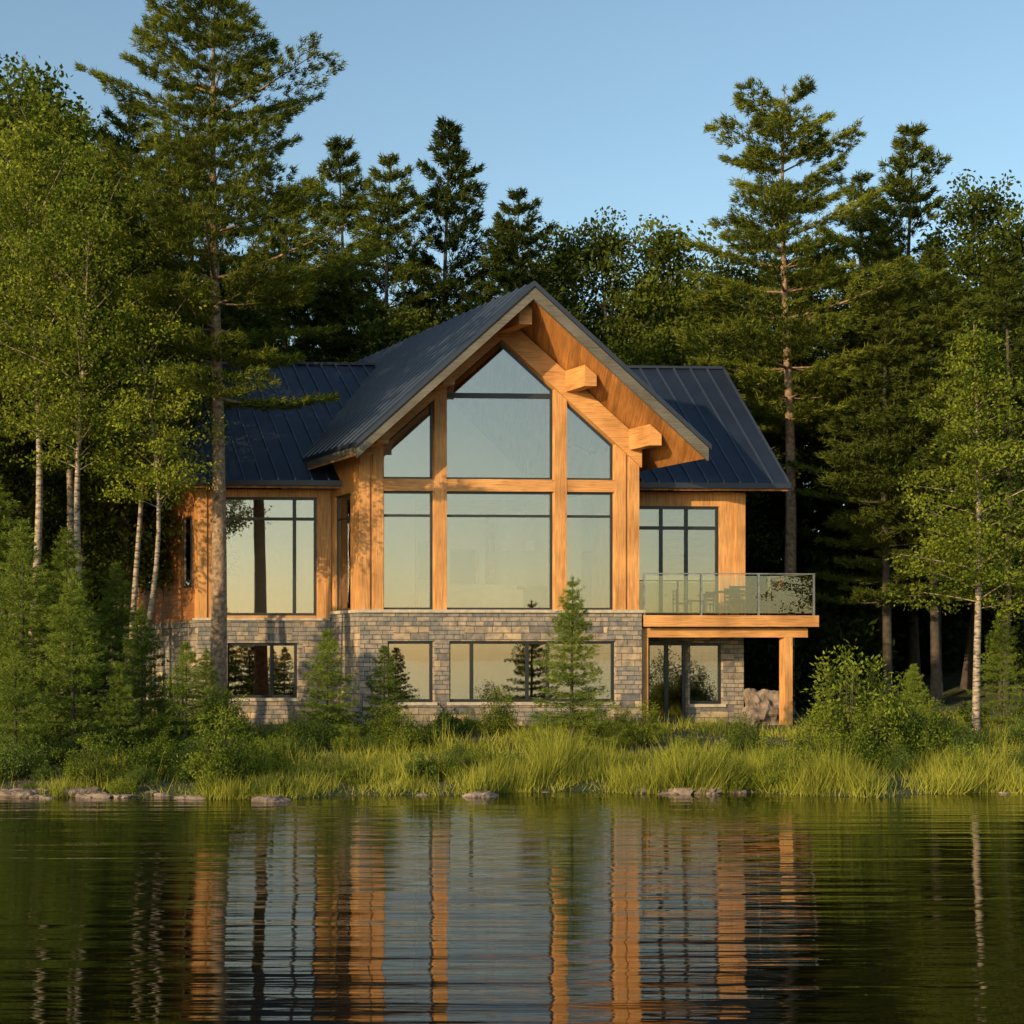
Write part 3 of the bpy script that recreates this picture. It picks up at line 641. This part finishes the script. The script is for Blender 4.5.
# interior
it = HB('interior_walls', 'plaster')
it.wall(-7.8, 7.5, 5.2, 5.35, 3.8, 7.5, [(-6.6, -5.7, 3.8, 5.9), (.9, 1.8, 3.8, 5.95), (4.6, 5.5, 3.8, 5.9)])
it.prism([(C0-4.4, 7.5), (C0+4.4, 7.5), (C0, 11.9)], 5.2, 5.35)
it.box(-4.0, -3.9, 2.4, 5.2, 3.8, 7.3); it.box(3.3, 3.4, 2.4, 5.2, 3.8, 7.3)
it.box(-7.85, -4.3, 2.1, 5.2, 7.3, 7.4); it.box(3.62, 7.5, 2.1, 5.2, 7.3, 7.4)
it.box(-1.9, -.7, 4.2, 5.197, 3.8, 10.2)
it.done()
fl = HB('interior_floor', 'floor_in'); fl.box(-7.85, 7.5, 2.13, 9.2, 3.5, 3.70); fl.box(-3.98, 3.30, .36, 2.127, 3.5, 3.70); fl.done()
dk = HB('lower_level_interior', 'dark'); dk.box(-7.8, 7.5, 5.2, 5.35, 0, 3.5); dk.box(-7.85, 7.5, 2.13, 9.1, .3, .5); dk.box(-3.98, 3.30, .28, 2.127, .3, .5)
dk.box(-7.8, 7.5, 8.8, 8.9, 3.8, 7.3); dk.done()
so = HB('sofa', 'cream'); so.box(-1.2, .9, 1.6, 2.5, 3.75, 4.25); so.box(-1.2, .9, 1.4, 1.597, 3.75, 4.65); so.box(-1.4, -1.203, 1.4, 2.5, 3.75, 4.5); so.box(.903, 1.1, 1.4, 2.5, 3.75, 4.5); so.done()
kt = HB('kitchen_island', 'frame'); kt.box(1.5, 3.0, 3.4, 4.2, 3.75, 4.7); kt.box(-3.4, -2.6, 3.8, 4.4, 3.75, 5.9); kt.box(-.1, .7, 5.1, 5.19, 5.0, 6.2); kt.done()
ib = HB('interior_beams', 'wood_h'); ib.box(-3.9, 3.28, 4.9, 5.19, 7.2, 7.5); ib.box(-.5, -.3, 4.95, 5.19, 3.75, 7.19); ib.box(2.0, 2.2, 4.95, 5.19, 3.75, 7.19); ib.done()
pd = HB('pendant_lamps', 'cream')
for a in (1.9, 2.6): pd.box(a-.12, a+.12, 3.7, 3.94, 5.8, 6.1); pd.box(a-.01, a+.01, 3.81, 3.83, 6.1, 8.6)
pd.done()

# deck
dw = HB('deck_boards', 'deckwood')
b = -.12
while b < 1.70: dw.box(3.69, 8.55, b, b+.135, 3.64, 3.70); b += .142
dw.done()
db = HB('deck_beams', 'wood_h'); db.box(3.64, 8.62, -.16, -.123, 3.40, 3.72); db.box(8.58, 8.62, -.118, 1.75, 3.40, 3.638); db.box(3.66, 8.5, .10, .34, 3.10, 3.36)
for q in range(8): a = 3.9+q*.62; db.box(a, a+.05, .35, 1.75, 3.40, 3.637)
db.done()
dp = HB('deck_posts', 'wood_v'); dp.box(3.66, 3.92, .10, .34, .3, 3.097); dp.box(7.84, 8.06, .10, .32, .3, 3.097); dp.done()
rg = HB('railing_glass', 'rail_glass')
for (a0, a1) in [(3.72, 5.28), (5.34, 6.92), (6.98, 8.50)]: rg.box(a0, a1, -.08, -.065, 3.78, 4.84)
rg.box(8.53, 8.545, .0, 1.7, 3.78, 4.84); rg.done()
rp = HB('railing_posts', 'steel')
for a in (3.69, 5.31, 6.95, 8.53): rp.box(a-.022, a+.022, -.10, -.055, 3.70, 4.88)
rp.box(3.66, 8.56, -.10, -.055, 4.883, 4.915); rp.box(8.515, 8.56, -.052, 1.7, 4.883, 4.915); rp.box(8.515, 8.56, 1.65, 1.7, 3.70, 4.88); rp.done()
pv = HB('stone_patio', 'sill'); pv.box(3.4, 8.6, -.4, 1.77, .3, .56); pv.box(4.6, 7.2, -.9, -.403, .2, .40); pv.done()

def worldh(a, b, z):
    r = math.radians(3); x = a-T*b; return (x*math.cos(r)-b*math.sin(r), 40+x*math.sin(r)+b*math.cos(r), z)
def solo(name, mat, boxes, loc, rz):
    e = empty(name, loc, rz); h = HB('part', mat)
    for bx in boxes: h.box(*bx)
    o = h.done(0, e); o.name = name.split('.')[0]+'_frame'
legs = [(x, x+.04, y, y+.04, 0, .70) for x in (-.55, .51) for y in (-.35, .31)]
solo('patio_table', 'frame', legs+[(-.62, .62, -.42, .42, .703, .74)], worldh(6.9, .85, 3.70), .05)
ch = [(-.24, -.21, -.24, -.21, 0, .44), (.21, .24, -.24, -.21, 0, .44), (-.24, -.21, .21, .24, 0, .88), (.21, .24, .21, .24, 0, .88), (-.25, .25, -.25, .25, .443, .48)] + [(-.205, .205, .215, .235, z, z+.07) for z in (.56, .67, .79)]
for (a, b, r_) in [(5.75, .85, 1.57), (8.05, .9, -1.57), (6.6, .3, 3.1), (7.3, 1.4, .1)]: solo('patio_chair', 'frame', ch, worldh(a, b, 3.70), r_)

# ------------------------------------------------------------------ light, sky, camera
AZ, EL = math.radians(42), math.radians(16)
tosun = Vector((-math.sin(AZ)*math.cos(EL), -math.cos(AZ)*math.cos(EL), math.sin(EL)))
sun = bpy.data.lights.new('sun', 'SUN'); sun.energy = 5.0; sun.angle = math.radians(.5); sun.color = (1.0, .73, .39)
so_ = bpy.data.objects.new('sun', sun); S.collection.objects.link(so_); so_.rotation_euler = (-tosun).to_track_quat('-Z', 'Y').to_euler(); so_.location = tosun*60
w = bpy.data.worlds.new('World'); S.world = w; w.use_nodes = True; nt = w.node_tree
bg = nt.nodes['Background']; sk = nt.nodes.new('ShaderNodeTexSky'); sk.sky_type = 'NISHITA'; sk.sun_disc = False
sk.sun_elevation = EL; sk.sun_rotation = math.radians(180+42); sk.air_density = 1.1; sk.dust_density = 0.7; sk.ozone_density = 1.0
mg = nt.nodes.new('ShaderNodeMixRGB'); mg.blend_type = 'MULTIPLY'; mg.inputs[0].default_value = 1; mg.inputs[2].default_value = (1.22, 1.33, 1.32, 1)
nt.links.new(sk.outputs[0], mg.inputs[1]); nt.links.new(mg.outputs[0], bg.inputs[0]); bg.inputs[1].default_value = 0.147
cam = bpy.data.cameras.new('camera'); cam.lens = 50; cam.sensor_width = 36; cam.shift_y = .1396; cam.clip_end = 2000
co = bpy.data.objects.new('camera', cam); S.collection.objects.link(co); co.location = (0, 0, 2.6); co.rotation_euler = (math.radians(90), 0, 0)
S.camera = co
print('polys', sum(len(m.polygons) for m in bpy.data.meshes))
